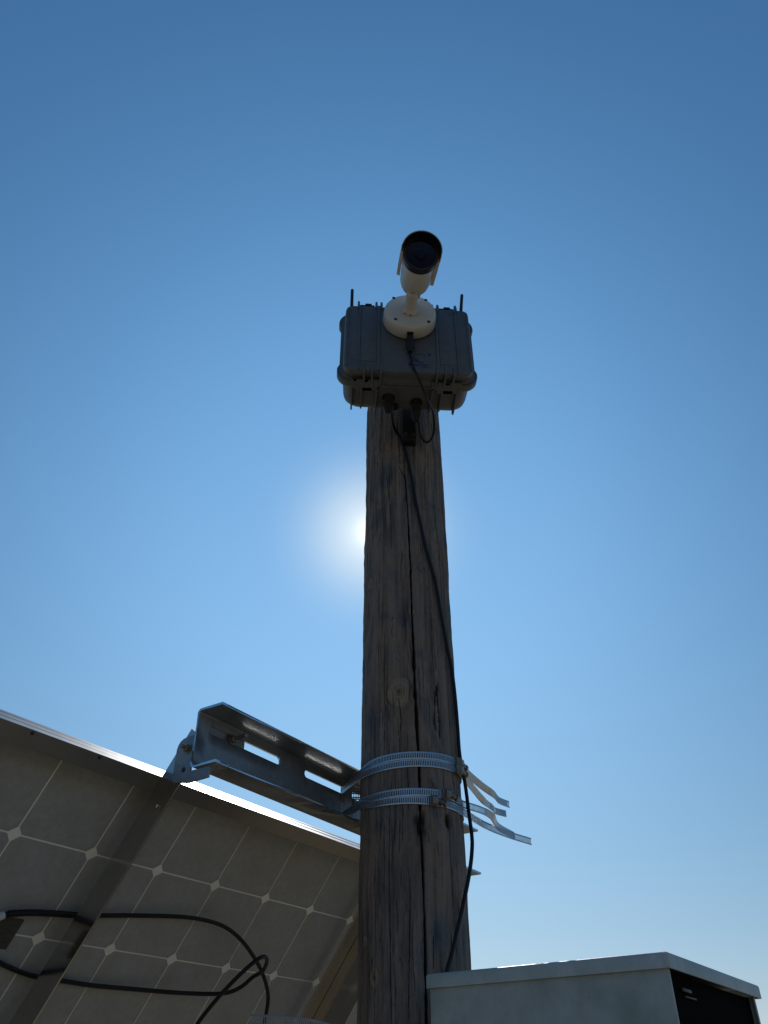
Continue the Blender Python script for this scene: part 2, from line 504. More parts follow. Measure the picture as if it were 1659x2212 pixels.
# rotten pocket beside the main check and a round bored hole
d = np.sqrt(((PH - 7.5) * R(1) * PR / 0.013) ** 2 + ((ZZ - 1.955) / 0.034) ** 2)
pocket = np.clip(1.1 - d, 0, 1) * np.clip(0.6 + 0.5 * wrap(smooth_noise(nz, NX, 160, 140)), 0, 1)
rel -= pocket * 0.012; rot = np.maximum(rot, np.clip(pocket * 1.5, 0, 0.9))
d = np.sqrt(((PH - 42.2) * R(1) * PR / 0.0075) ** 2 + ((ZZ - 1.967) / 0.0115) ** 2)
hole = np.clip((1.1 - d) / 0.2, 0, 1)
rel -= hole * 0.018; rot = np.maximum(rot, hole * 0.95)

RAD = PR + rel
X = PC.x + np.sin(np.radians(PH)) * RAD
Y = PC.y - np.cos(np.radians(PH)) * RAD
V = np.stack([X - PC.x, Y - PC.y, ZZ], -1).reshape(-1, 3)
me = bpy.data.meshes.new('wooden_pole')
i = np.arange(nx); j = np.arange(nz - 1)
I, J = np.meshgrid(i, j); I2 = (I + 1) % nx
F = np.stack([J * nx + I, J * nx + I2, (J + 1) * nx + I2, (J + 1) * nx + I], -1).reshape(-1, 4)
top = [tuple((nz - 1) * nx + k for k in range(nx))]
me.from_pydata(V.tolist(), [], F.tolist() + top)
for nm, arr in (('knot', knot), ('ring', ring), ('rot', rot)):
    at = me.attributes.new(nm, 'FLOAT', 'POINT'); at.data.foreach_set('value', arr.reshape(-1).astype(np.float32))
me.polygons.foreach_set('use_smooth', [True] * len(me.polygons))
me.materials.append(M['wood']); me.update()
pole = link(bpy.data.objects.new('wooden_pole', me)); pole.location = (PC.x, PC.y, 0)
tag(pole, 'weathered grey brown wooden pole with a long vertical crack, carrying the camera case', 'pole')

# ------------------------------------------------------------------ solar panel (local: x along the rows, y up the slope, z out of the back)
PO = Vector((-0.4939, 1.0999, 1.8952))
pa = Vector((0.55137, 0.83420, 0.01002)); pd = Vector((-0.50380, 0.34251, -0.79301)); pn = Vector((-0.66496, 0.43220, 0.60912))
pa.normalize(); pd = (pd - pa * pd.dot(pa)).normalized(); pn = pa.cross(pd)
S = 0.1286
PM = Matrix.Translation(PO) @ Matrix((pa, -pd, -pn)).transposed().to_4x4()


def pan(i, j, h):
    return PO + pa * (i * S) + pd * (j * S) - pn * h


def ij(i, j, h=0.0):
    return Vector((i * S, -j * S, h))


panel = link(bpy.data.objects.new('solar_panel', None)); panel.empty_display_size = 0.02
panel.matrix_world = PM; WLOC[panel.name] = Vector((0, 0, 0))
tag(panel, 'tilted solar panel seen from behind, dark square cells in an aluminium frame', 'solar panel')
EX, EY, EZ = Vector((1, 0, 0)), Vector((0, 1, 0)), Vector((0, 0, 1))
g = G().box(ij(3.5, 1.0, -0.0015), (4.6 * S, 2.085 * S, 0.0015))
build('backsheet', g, M['backsheet'], panel)
g = G().box(ij(3.5, 1.0, -0.0050), (4.6 * S, 2.085 * S, 0.0018))
build('glass', g, M['solar_glass'], panel)
half, ch = 0.0630, 0.0090
oc = [(half, -half + ch), (half, half - ch), (half - ch, half), (-half + ch, half), (-half, half - ch), (-half, -half + ch), (-half + ch, -half), (half - ch, -half)]
rings = [[(x * s, y * s, h) for x, y in oc] for s, h in ((1, 0.0), (1, 0.0005), (0.996, 0.0007))]
cm = bpy.data.meshes.new('cell')
gc = G().loft(rings)
cm.from_pydata(gc.v, [], gc.f); cm.materials.append(M['cell']); cm.update()
for row in range(4):
    for c in range(9):
        o = link(bpy.data.objects.new('cell', cm)); o.parent = panel
        o.location = ij(-0.5 + c, -0.5 + row, 0.0)


def frame_bar(p0, p1, inward):
    """hollow looking frame section swept from p0 to p1; inward points at the panel's middle"""
    d = (p1 - p0).normalized()
    prof = [(0.0, -0.0085), (0.0, -0.002), (0.0005, -0.001), (0.0005, 0.006), (0.0, 0.007), (0.0, 0.013), (0.0005, 0.014), (0.0005, 0.020), (0.0, 0.021), (0.0, 0.030),
            (0.024, 0.030), (0.024, 0.0284), (0.0035, 0.0284), (0.0035, 0.0012), (0.011, 0.0012), (0.011, -0.0072), (0.011, -0.0085)]
    ra, rb = [], []
    for t, h in prof:
        ra.append(p0 + inward * t + d * t + EZ * h)
        rb.append(p1 + inward * t - d * t + EZ * h)
    return G().loft([ra, rb])


c00, c10, c11, c01 = ij(-1.12, -1.095), ij(8.12, -1.095), ij(8.12, 3.095), ij(-1.12, 3.095)
for p0, p1, inw in ((c00, c10, -EY), (c10, c11, -EX), (c11, c01, EY), (c01, c00, EX)):
    build('frame_bar', frame_bar(p0, p1, inw), M['frame'], panel, bevel=0.0004)
for i_, j_ in ((-0.62, -1.062), (0.22, -1.062), (5.6, -1.062)):
    build('rivet', G().lathe(ij(i_, j_, 0.0295), EZ, [(0, 0.0028), (0.0012, 0.0026), (0.002, 0.0014)], 10), M['screw'], panel)
g = G().sheet(Vector((0, 0, 0.0008)), EX, EY, EZ, 0.0006, [(-0.35 * S, -1.165 * S), (0.70 * S, -1.165 * S), (0.70 * S, -0.83 * S), (-0.35 * S, -0.83 * S)], [(0, 1, 2, 3)])
build('label_sticker', g, M['sticker'], panel)
g = G().box(ij(-0.72, 0.55, 0.011), (0.055, 0.045, 0.011), bev=0.003)
jb = build('junction_box', g, M['case_black'], panel)
g = G().tube([ij(-0.30, 0.98, 0.009), ij(0.30, 0.84, 0.009), ij(0.40, 0.79, 0.008)], [0.0065, 0.0065, 0.005], 14)
o = build('cable_gland', g, M['white'], jb); o.matrix_parent_inverse.identity()

# ------------------------------------------------------------------ mounting rails (aluminium angles on the panel's back)
def rail(i_wall, flange_dir, j0, j1, deep, label):
    base = PM @ ij(i_wall, j1, 0.030)
    t = thing('mounting_rail', label, 'rail', base, 'aluminium angle rails across the panel back')
    W = pa; D = -pd; H = -pn
    o0 = PM @ ij(i_wall, j1, 0.0302)
    L = (j1 - j0) * S
    g = G()
    g.sheet(o0, D, H, W * flange_dir, 0.0022, [(0, 0), (L, 0), (L, 0.010), (L - (deep - 0.010) * 1.25, deep), (0, deep)], [(0, 1, 2, 3, 4)])
    build('wall_leaf', g, M['alu'], t, bevel=0.0005)
    g = G()
    x0, x1 = (0.0031, 0.035) if flange_dir > 0 else (-0.035, -0.0031)
    g.sheet(o0, D, W, H, 0.003, [(0, x0), (L, x0), (L, x1), (0, x1)], [(0, 1, 2, 3)])
    build('foot_leaf', g, M['alu'], t, bevel=0.0005)
    return t, o0


rl, ro = rail(1.09, 1, -1.71, 3.25, 0.0425, 'left aluminium angle rail crossing the panel back under the arm end')
sp = PM @ ij(1.085, -0.84, 0.056)
build('rivet', G().lathe(sp, -pa, [(0, 0.0035), (0.0015, 0.0033), (0.0025, 0.002)], 12), M['alu'], rl)
rail(6.02, -1, -1.71, 3.25, 0.0705, 'brownish aluminium angle rail beside the pole, half hidden by it')

# ------------------------------------------------------------------ channel arm
arm = thing('channel_arm', 'slotted galvanised steel channel arm clamped behind the pole, reaching left', 'bracket', am(0.0, 0.13, 1.99))
m_in, m_out, z_lo, z_hi, rb = 0.086, 0.1315, 1.9926, 2.0738, 0.0030
slots = [(-0.355, -0.190, 2.0478, 2.0605), (-0.126, -0.010, 2.0478, 2.0605), (0.010, 0.126, 2.0478, 2.0605), (0.190, 0.355, 2.0478, 2.0605),
         (-0.030, -0.006, 1.9985, 2.0125), (0.006, 0.030, 1.9985, 2.0125)]
a0, a1 = -0.380, 0.411
cols = {a0, a1}
for s0, s1, zl, zu in slots:
    r = (zu - zl) / 2
    for k in range(0, 7):
        t = k / 6
        cols.add(round(s0 + r * (1 - math.cos(t * math.pi / 2)), 6)); cols.add(round(s1 - r * (1 - math.cos(t * math.pi / 2)), 6))
cols = sorted(cols)


def slot_bounds(a, which):
    for s0, s1, zl, zu in slots:
        if (zl > 2.03) == which and s0 - 1e-7 <= a <= s1 + 1e-7:
            r = (zu - zl) / 2; mid = (zl + zu) / 2
            e = min(a - s0, s1 - a)
            hh = r if e >= r else math.sqrt(max(0, r * r - (r - e) ** 2))
            return mid - hh, mid + hh
    mid = 2.05415 if which else 2.0055
    return mid, mid


def inside_slot(am_, which):
    return any((zl > 2.03) == which and s0 < am_ < s1 for s0, s1, zl, zu in slots)


g = G()
rows = []
for a in cols:
    pr = [(m_in, z_hi), (m_out - rb, z_hi)]
    for k in range(1, 5):
        t = k / 4 * math.pi / 2
        pr.append((m_out - rb + rb * math.sin(t), z_hi - rb + rb * math.cos(t)))
    u0, u1 = slot_bounds(a, True); l0, l1 = slot_bounds(a, False)
    pr += [(m_out, u1), (m_out, u0), (m_out, 2.03), (m_out, l1), (m_out, l0)]
    for k in range(0, 5):
        t = k / 4 * math.pi / 2
        pr.append((m_out - rb + rb * math.cos(t), z_lo + rb - rb * math.sin(t)))
    pr.append((m_in, z_lo))
    rows.append([am(a, m, z) for m, z in pr])
n = len(rows[0])
vs = [p for r in rows for p in r]
fs = []
for k in range(len(rows) - 1):
    mid = (cols[k] + cols[k + 1]) / 2
    for i in range(n - 1):
        if i == 6 and inside_slot(mid, True): continue
        if i == 9 and inside_slot(mid, False): continue
        fs.append((k * n + i, k * n + i + 1, (k + 1) * n + i + 1, (k + 1) * n + i))
g.add(vs, fs)
ch_o = build('channel', g, M['galv'], arm, solid=0.0038, bevel=0.0004, recalc=False, sharp=15)
ch_o.data.materials.append(M['cut_edge'])
ch_o.modifiers['thickness'].material_offset_rim = 1


def hex_bolt(g, p, ax, r=0.006, h=0.004, stud=0.0):
    g.lathe(p, ax, [(0, r * 1.35), (0.0012, r * 1.35)], 20, smooth=False)
    g.lathe(Vector(p) + Vector(ax) * 0.0012, ax, [(0, r), (h * 0.85, r), (h, r * 0.85)], 6, smooth=False)
    if stud:
        g.lathe(Vector(p) + Vector(ax) * (h + 0.001), ax, [(0, r * 0.5), (stud, r * 0.5), (stud + 0.001, r * 0.35)], 12)
    return g


g = hex_bolt(G(), am(-0.306, m_out - 0.0002, 2.0541), -Mv, 0.0062, 0.0055, 0.022)
build('bolt', g, M['bolt'], arm)

# tilt brackets: an L plate behind the web, its other leaf crossing the rail with a pivot bolt
def tilt_bracket(a_leaf, side, label):
    t = thing('tilt_bracket', label, 'bracket', am(a_leaf, 0.12, 1.965))
    out = [(0.0985, 1.9860), (0.0985, 1.9702), (0.1366, 1.9690), (0.1660, 1.9745), (0.1695, 1.9775), (0.1710, 1.9830), (0.1702, 1.9940), (0.1706, 2.0100),
           (0.1703, 2.0240), (0.1685, 2.0300), (0.1645, 2.0350), (0.1590, 2.0380), (0.1500, 2.0392), (0.1362, 2.0392), (0.1362, 1.9860)]
    nt_ = len(out)
    g = G().sheet(PC + A * a_leaf, Mv, Z, A * (1 if side > 0 else -1), 0.0035, out, [(0, 1, 2, nt_ - 1), (nt_ - 1, 2) + tuple(range(3, nt_ - 1))])
    build('pivot_leaf', g, M['galv'], t, bevel=0.0004, sharp=20)
    a_from, a_to = (a_leaf + 0.0036, a_leaf + 0.105) if side > 0 else (a_leaf - 0.105, a_leaf - 0.0036)
    g = G().sheet(PC + Mv * (m_out + 0.0045), A, Z, Mv, 0.0035, [(a_from, 2.0345), (a_to, 2.0345), (a_to, 2.0655), (a_from, 2.0655)], [(0, 1, 2, 3)])
    build('arm_leaf', g, M['galv'], t, bevel=0.0005)
    g = hex_bolt(G(), am(a_leaf - (0.0001 if side > 0 else 0.0036), 0.1470, 2.0205), -A, 0.0056, 0.005, 0.008)
    build('pivot_bolt', g, M['bolt'], t)
    g = G().lathe(am(a_leaf - (0.0001 if side > 0 else 0.0036), 0.1495, 1.9900), -A, [(0, 0.0036), (0.0006, 0.0036), (0.0009, 0.0028)], 14)
    build('rivet', g, M['screw'], t)
    return t


rail_a = (PM @ ij(1.09, -1.2, 0.03) - PC).dot(A)
tilt_bracket(rail_a - 0.0042, 1, 'blue grey tilt bracket plate with a pivot bolt at the left end of the arm')

# ------------------------------------------------------------------ hose clamps
def strip_mesh(pts, width=0.0125, holes=True, hole_from=0.0, hole_to=9.0, roll=None):
    """perforated band: pts are Vectors along the band's middle; width runs along Z unless rolled"""
    P = [np.array(p) for p in pts]
    L = [0.0]
    for k in range(1, len(P)):
        L.append(L[-1] + np.linalg.norm(P[k] - P[k - 1]))
    tot = L[-1]; pitch = 0.0030
    n = max(2, int(tot / pitch))
    def at(s):
        return np.array([np.interp(s, L, [p[c] for p in P]) for c in range(3)])
    g = G()
    def wv(s):
        t = at(min(s + 1e-3, tot)) - at(max(s - 1e-3, 0)); t /= np.linalg.norm(t)
        w = np.array([0, 0, 1.0]); w -= t * np.dot(w, t); w /= np.linalg.norm(w)
        if roll is not None:
            q = np.interp(s, roll[0], roll[1]); b = np.cross(t, w)
            w = w * math.cos(q) + b * math.sin(q)
        return w
    h = width / 2
    for k in range(n):
        s0 = tot * k / n; s1 = tot * (k + 1) / n; sm = s0 + (s1 - s0) * 0.42
        q = []
        for s, sk in ((s0, 0), (sm, 1), (s1, 0)):
            c, w = at(s), wv(s)
            q.append([c - w * h, c - w * h * 0.64, c + w * h * 0.64, c + w * h])
        fs = []
        for c in range(2):
            for r in range(3):
                if holes and hole_from <= s0 <= hole_to and c == 1 and r == 1: continue
                fs.append((c * 4 + r, (c + 1) * 4 + r, (c + 1) * 4 + r + 1, c * 4 + r + 1))
        g.add([p for x in q for p in x], fs)
    return g


def buckle(t, p, tang, out, s=1.0):
    """worm drive housing and screw; tang runs along the band, out away from the pole"""
    up = Vector((0, 0, 1))
    g = G()
    ring = []
    for x, hh in ((-0.0062, 0.0045), (-0.0062, 0.0068), (0.0062, 0.0068), (0.0062, 0.0045)):
        ring.append((x, hh))
    g.box(p + out * 0.0016, (0.0068, 0.0082, 0.0014), (tang, up, out), 0.0005)
    prof = [(-0.0076, 0.0), (-0.0072, 0.004), (-0.004, 0.0078), (0.004, 0.0078), (0.0072, 0.004), (0.0076, 0.0)]
    g.loft([[p + tang * x + up * u + out * (0.0026 + w) for u, w in prof] for x in (-0.006, 0.004)])
    h = build('screw_housing', g, M['bolt'], t, bevel=0.0005)
    g = G()
    ax = (tang * 0.96 - up * 0.22).normalized()
    o = p + out * 0.0062 + tang * 0.003
    prof = [(0, 0.0036)]
    for k in range(7):
        prof += [(0.002 + k * 0.0016, 0.0040), (0.0028 + k * 0.0016, 0.0031)]
    prof += [(0.0135, 0.0031), (0.0136, 0.0052), (0.0142, 0.0058), (0.0172, 0.0058), (0.0178, 0.0050)]
    g.lathe(o, ax, prof, 12)
    build('worm_screw', g, M['bolt'], t)
    return h


def band_loop(phi_buckle, z_front, slot_z, tail, label, z_tilt=0.0, roll=None, tail_holes=(0.0, 9.0)):
    t = thing('hose_clamp', label, 'hose clamp', pol(phi_buckle, z_front, PR + 0.002), 'steel hose clamps strapping the arm to the pole')
    r = PR + 0.0026
    pts = []
    # behind the web, through the near slot, round the front, back through the far slot
    pts.append(am(0.0, m_out + 0.0052, slot_z)); pts.append(am(-0.016, m_out + 0.0052, slot_z))
    pts.append(am(-0.024, m_out - 0.006, slot_z))
    for ph in np.arange(-72, 172, 3.0):
        e = 1 / (1 + math.exp(-(ph + 60) / 7.0))
        z = slot_z + (z_front - slot_z) * e + z_tilt * (ph / 60.0) * e * (1 if ph < 75 else 0.6)
        pts.append(pol(ph, z, r + (0.0 if ph > -68 else 0.001)))
    pts.append(am(0.024, m_out - 0.006, slot_z)); pts.append(am(0.016, m_out + 0.0052, slot_z)); pts.append(am(0.0, m_out + 0.0054, slot_z))
    build('band', strip_mesh(pts, holes=True), M['steel'], t, solid=0.0006, recalc=False)
    tg = Vector((math.cos(R(phi_buckle)), math.sin(R(phi_buckle)), 0)); ou = Vector((math.sin(R(phi_buckle)), -math.cos(R(phi_buckle)), 0))
    zb = z_front + z_tilt * (phi_buckle / 60.0)
    buckle(t, pol(phi_buckle, zb, r + 0.0004), tg, ou)
    tp = catmull([pol(phi_buckle, zb, r + 0.0022)] + [Vector(p) for p in tail], 7)
    build('tail_strap', strip_mesh(tp, holes=True, hole_from=tail_holes[0], hole_to=tail_holes[1], roll=roll), M['steel'], t, solid=0.0006, recalc=False)
    return t


band_loop(63.9, 2.0645, 2.0560, [(0.146, 1.372, 2.069), (0.176, 1.433, 2.068), (0.205, 1.490, 2.070), (0.217, 1.512, 2.066), (0.240, 1.541, 2.067)],
          'topmost hose clamp on the pole, its plain tail ending above the others', 0.0035,
          roll=([0, 0.03, 0.17, 0.20, 0.26], [0.0, 0.35, 0.5, 0.1, 0.0]), tail_holes=(0.24, 0.27))
band_loop(62.8, 2.0517, 2.0530, [(0.156, 1.407, 2.057), (0.182, 1.477, 2.056), (0.205, 1.528, 2.058), (0.213, 1.543, 2.056), (0.236, 1.566, 2.057)],
          'second hose clamp from the top, close under the topmost one', 0.0040,
          roll=([0, 0.03, 0.17, 0.20, 0.26], [0.0, 0.35, 0.5, 0.1, 0.0]), tail_holes=(0.21, 0.24))
band_loop(37.8, 2.0050, 2.0070, [(0.128, 1.3305, 2.005), (0.165, 1.367, 2.005), (0.187, 1.400, 2.004), (0.204, 1.458, 2.003), (0.2405, 1.5165, 2.0035)],
          'third hose clamp down, buckle right of the crack, tail dropping onto the lowest tail', 0.0015,
          roll=([0, 0.11, 0.15, 0.18, 0.26], [0.0, 0.0, 0.55, 0.3, 0.0]), tail_holes=(0.0, 0.11))
band_loop(22.3, 1.9925, 2.0040, [(0.128, 1.327, 1.991), (0.176, 1.413, 1.993), (0.223, 1.470, 1.993), (0.270, 1.516, 1.993)],
          'lowest of the four upper hose clamps, with the longest perforated tail', -0.001)

# a further clamp lower on the pole: only the end of its tail shows beside the panel
t = thing('hose_clamp', 'hose clamp tail poking out left of the pole at the bottom edge', 'hose clamp', pol(-40, 1.69, PR), 'steel hose clamps strapping the arm to the pole')
pts = [pol(p, 1.672, PR + 0.0026) for p in np.arange(-40, 318, 4.0)]
build('band', strip_mesh(pts), M['steel'], t, solid=0.0006, recalc=False)
buckle(t, pol(-42, 1.672, PR + 0.003), Vector((math.cos(R(-42)), math.sin(R(-42)), 0)), Vector((math.sin(R(-42)), -math.cos(R(-42)), 0)))
tp = catmull([pol(-42, 1.673, PR + 0.0045), (-0.045, 1.288, 1.6800), (-0.085, 1.282, 1.6915), (-0.134, 1.290, 1.6985), (-0.1855, 1.298, 1.7010)], 8)
build('tail_strap', strip_mesh(tp), M['galv'], t, solid=0.0006, recalc=False)

# ------------------------------------------------------------------ equipment case
yaw = R(3.3)
ce = Vector((math.cos(yaw), math.sin(yaw), 0)); cb = Vector((-math.sin(yaw), math.cos(yaw), 0))   # right, back
CO = Vector((0.05, 1.085, 0))


def cs(x, d, z):
    return CO + ce * x + cb * d + Z * z


def rr_ring(hw, zl, zu, r, d, n=6, xc=0.0):
    pts = []
    for (sx, sz, q0) in ((1, 1, 0), (-1, 1, 90), (-1, -1, 180), (1, -1, 270)):
        for k in range(n + 1):
            q = R(q0 + 90 * k / n)
            cx = sx * (hw - r); cz = (zu - r) if sz > 0 else (zl + r)
            pts.append(cs(xc + cx + r * math.cos(q), d, cz + r * math.sin(q)))
    return pts


case = thing('equipment_case', 'dark grey rugged plastic case with latches and a blue logo, fixed to the pole top', 'equipment case', cs(0, 0.127, 2.78))
lid = G().loft([rr_ring(*k) for k in (
    (0.1265, 2.7800, 2.9700, 0.012, 0.0), (0.1295, 2.7765, 2.9735, 0.014, 0.0012), (0.1310, 2.7750, 2.9760, 0.018, 0.0045),
    (0.1330, 2.7815, 2.9800, 0.024, 0.0270), (0.1345, 2.7808, 2.9815, 0.025, 0.0290), (0.1390, 2.7795, 2.9830, 0.027, 0.0310),
    (0.1400, 2.7790, 2.9840, 0.028, 0.0330), (0.1400, 2.7790, 2.9840, 0.028, 0.0420), (0.1385, 2.7805, 2.9825, 0.027, 0.0428), (0.1350, 2.7840, 2.9790, 0.025, 0.0429))])
lid_o = build('lid', lid, M['case'], case, sharp=30)
base = G().loft([rr_ring(*k) for k in (
    (0.1350, 2.7840, 2.9790, 0.025, 0.0444), (0.1385, 2.7805, 2.9825, 0.027, 0.0445), (0.1395, 2.7795, 2.9835, 0.028, 0.0452), (0.1395, 2.7795, 2.9835, 0.028, 0.0500), (0.1380, 2.7820, 2.9810, 0.027, 0.0515),
    (0.1335, 2.7870, 2.9770, 0.026, 0.0530), (0.1325, 2.7880, 2.9760, 0.027, 0.0640), (0.1310, 2.7895, 2.9720, 0.029, 0.1080), (0.1290, 2.7915, 2.9690, 0.029, 0.1190),
    (0.1240, 2.7955, 2.9630, 0.027, 0.1255), (0.1160, 2.8015, 2.9550, 0.024, 0.1285))])
base_o = build('base', base, M['case'], case, sharp=30)
# corner bumpers: thicker bands wrapped round the four corners of the rim
for (sx, sz) in ((1, 1), (-1, 1), (-1, -1), (1, -1)):
    r = 0.0285; cx = sx * (0.1405 - r); cz = (2.9845 - r) if sz > 0 else (2.7785 + r)
    path = []
    for k in range(-2, 13):
        q = R(90 * min(max(k, 0), 10) / 10)
        x, z = r * math.cos(q), r * math.sin(q)
        if k < 0: z -= 0.007 * -k
        if k > 10: x -= 0.009 * (k - 10)
        path.append((cx + sx * x, cz + sz * z, sx * math.cos(q), sz * math.sin(q)))
    rings = []
    for n_, (x, z, nx_, nz_) in enumerate(path):
        th_ = 0.0042 if 0 < n_ < len(path) - 1 else 0.0005
        ring = []
        for t_, d_ in ((-0.004, 0.0325), (th_ * 0.7, 0.0325), (th_, 0.0345), (th_, 0.0485), (th_ * 0.7, 0.0505), (-0.004, 0.0505)):
            ring.append(cs(x + nx_ * t_, d_, z + nz_ * t_))
        rings.append(ring)
    build('corner_bumper', G().loft(rings), M['case'], case, sharp=50)
# raised panels and ribs on the lid face
def lid_bar(x0, x1, z0, z1, h, bev=0.0006, name='lid_rib', slope=0.0):
    g = G().box(cs((x0 + x1) / 2, -h / 2 + 0.0006, (z0 + z1) / 2), (abs(x1 - x0) / 2, h / 2 + 0.0006, abs(z1 - z0) / 2), (ce, cb, Z), bev)
    return build(name, g, M['case'], lid_o)


lid_bar(-0.0975, -0.0650, 2.8005, 2.9580, 0.0010, 0.0004, 'raised_panel')
lid_bar(0.0640, 0.0975, 2.7990, 2.9560, 0.0010, 0.0004, 'raised_panel')
for x, w in ((-0.1010, 0.0020), (-0.0610, 0.0030), (0.0600, 0.0030), (0.1010, 0.0022)):
    lid_bar(x - w, x + w, 2.776, 2.9745, 0.0024, 0.0010)
for x in (-0.1262, 0.1262):
    lid_bar(x - 0.0022, x + 0.0022, 2.786, 2.964, 0.0014, 0.0008)
# fins that run over the lid's lower and upper bevel
for x in (-0.0895, -0.0732, -0.0562, 0.0574, 0.0745, 0.0912):
    g = G()
    prof = [(-0.0034, 2.792), (-0.0034, 2.776), (0.001, 2.7690), (0.030, 2.7722), (0.038, 2.7722), (0.038, 2.790)]
    g.sheet(cs(x - 0.0019, 0, 0), cb, Z, ce, 0.0038, prof, [tuple(range(len(prof)))])
    build('fin', g, M['case'], lid_o, bevel=0.0006)
for x in (-0.1040, -0.0660, -0.0550, 0.0540, 0.0660, 0.1045):
    g = G()
    prof = [(-0.0022, 2.964), (-0.0022, 2.976), (0.001, 2.986), (0.004, 2.9945), (0.010, 2.9965), (0.050, 2.993), (0.050, 2.964)]
    g.sheet(cs(x - 0.0023, 0, 0), cb, Z, ce, 0.0046, prof, [tuple(range(len(prof)))])
    build('fin', g, M['case'], lid_o, bevel=0.0008)
for x0, x1 in ((-0.1000, -0.0700), (0.0700, 0.1005)):
    xc = (x0 + x1) / 2
    g = G().box(cs(xc, 0.022, 2.9855), ((x1 - x0) / 2 + 0.0005, 0.012, 0.0055), (ce, cb, Z), 0.0018)
    g.box(cs(xc + 0.002, 0.017, 2.9915), ((x1 - x0) / 2 - 0.008, 0.008, 0.0030), (ce, cb, Z), 0.0012)
    build('hinge', g, M['case_black'], case)
# latches
for xc in (-0.0845, 0.0815):
    g = G()
    outl = [(-0.032, -0.004), (-0.026, -0.004), (-0.026, 0.002), (-0.020, 0.002), (-0.020, -0.004), (-0.006, -0.004), (-0.006, 0.003), (0.004, 0.003), (0.004, -0.004), (0.030, -0.004),
            (0.030, 0.012), (0.022, 0.016), (0.022, 0.026), (0.012, 0.026), (0.012, 0.018), (-0.008, 0.018), (-0.008, 0.028), (-0.020, 0.028), (-0.020, 0.018), (-0.032, 0.014)]
    bm = bmesh.new()
    f = bm.faces.new([bm.verts.new((p[0], p[1], 0)) for p in outl])
    tri = bmesh.ops.triangulate(bm, faces=[f])
    bm.verts.index_update()
    g.sheet(cs(xc, 0.030, 2.7782), ce, cb, -Z, 0.0036, [(v.co.x, v.co.y) for v in bm.verts], [tuple(v.index for v in (ff.verts if ff.normal.z >= 0 else reversed(ff.verts))) for ff in bm.faces])
    bm.free()
    build('latch', g, M['case'], case, bevel=0.0006)
    for dx, d1 in ((-0.0285, 0.1255), (-0.0085, 0.1215), (0.0225, 0.1285)):
        zq = 2.782
        prof = [(0.050, 2.792), (0.050, 2.7745), (0.056, 2.7735), (0.060, 2.7775), (d1 - 0.012, 2.7815), (d1 - 0.001, 2.7850), (d1 + 0.001, 2.7915), (d1 - 0.004, 2.802), (0.10, 2.800)]
        gg = G().sheet(cs(xc + dx - 0.0018, 0, 0), cb, Z, ce, 0.0036, prof, [tuple(range(len(prof)))])
        build('fin', gg, M['case'], base_o, bevel=0.0006)
# antennas on top
for x0, d0, x1 in ((-0.1192, 0.030, -0.1196), (0.1190, 0.030, 0.1275)):
    g = G().tube([cs(x0, d0, 2.980), cs(x0 + (x1 - x0) * 0.15, d0, 2.993)], [0.0042, 0.0040], 12)
    g.tube([cs(x0 + (x1 - x0) * 0.15, d0, 2.992), cs(x0 + (x1 - x0) * 0.3, d0, 3.005), cs(x1, d0, 3.0655), cs(x1, d0, 3.0672)], [0.0036, 0.0036, 0.0034, 0.0022], 12)
    build('antenna', g, M['case_black'], case)
# cable glands under the base
for x, d0, z0, x1, d1, z1, r in ((-0.036, 0.085, 2.792, -0.0345, 0.108, 2.764, 0.0105), (0.0235, 0.095, 2.794, 0.0245, 0.118, 2.752, 0.0100)):
    p0, p1 = cs(x, d0, z0), cs(x1, d1, z1)
    ax = (p1 - p0); L = ax.length; ax.normalize()
    g = G().lathe(p0, ax, [(0, r * 1.25), (L * 0.3, r * 1.25), (L * 0.34, r * 1.05), (L * 0.75, r), (L, r * 0.72), (L * 1.02, r * 0.5)], 16)
    build('cable_gland', g, M['case_black'], case)
g = G().lathe(cs(-0.021, 0.112, 2.793), -Z, [(0, 0.0085), (0.008, 0.0085), (0.009, 0.0065), (0.010, 0.0065)], 18)
build('vent_plug', g, M['case_black'], case)
# printed logo: lettering, a ringed swoosh and two small marks
def ink(g, x, z, d=-0.0004):
    return cs(x, d, z)


fc = bpy.data.curves.new('logo_text', 'FONT')
fc.body = 'EarthCam'; fc.size = 0.0092; fc.align_x = 'CENTER'; fc.align_y = 'CENTER'; fc.offset = 0.00022; fc.resolution_u = 3; fc.extrude = 0.00012
fo = bpy.data.objects.new('logo_text_source', fc)
COL.objects.link(fo)
dg = bpy.context.evaluated_depsgraph_get()
tm = bpy.data.meshes.new_from_object(fo.evaluated_get(dg))
bpy.data.objects.remove(fo)
g = G()
slope = -0.0005 / 0.047
g.add([cs(0.0195 + v.co.x * 1.12, -0.0004 - v.co.z, 2.7962 + v.co.y + slope * v.co.x) for v in tm.vertices], [tuple(p.vertices) for p in tm.polygons])
bpy.data.meshes.remove(tm)
def ribbon(g, pts, ws):
    L = []
    for k, (x, z) in enumerate(pts):
        x0, z0 = pts[max(k - 1, 0)]; x1, z1 = pts[min(k + 1, len(pts) - 1)]
        t = Vector((x1 - x0, z1 - z0)).normalized(); nx_, nz_ = -t.y, t.x
        L.append([(x + nx_ * ws[k] / 2, z + nz_ * ws[k] / 2), (x - nx_ * ws[k] / 2, z - nz_ * ws[k] / 2)])
    for k in range(len(L) - 1):
        q = [L[k][0], L[k][1], L[k + 1][1], L[k + 1][0]]
        vs = [cs(x, -0.0002, z) for x, z in q] + [cs(x, -0.0006, z) for x, z in q]
        g.add(vs, [(0, 1, 2, 3), (7, 6, 5, 4), (0, 4, 5, 1), (1, 5, 6, 2), (2, 6, 7, 3), (3, 7, 4, 0)])
th = np.linspace(R(-30), R(300), 34)
ell = []
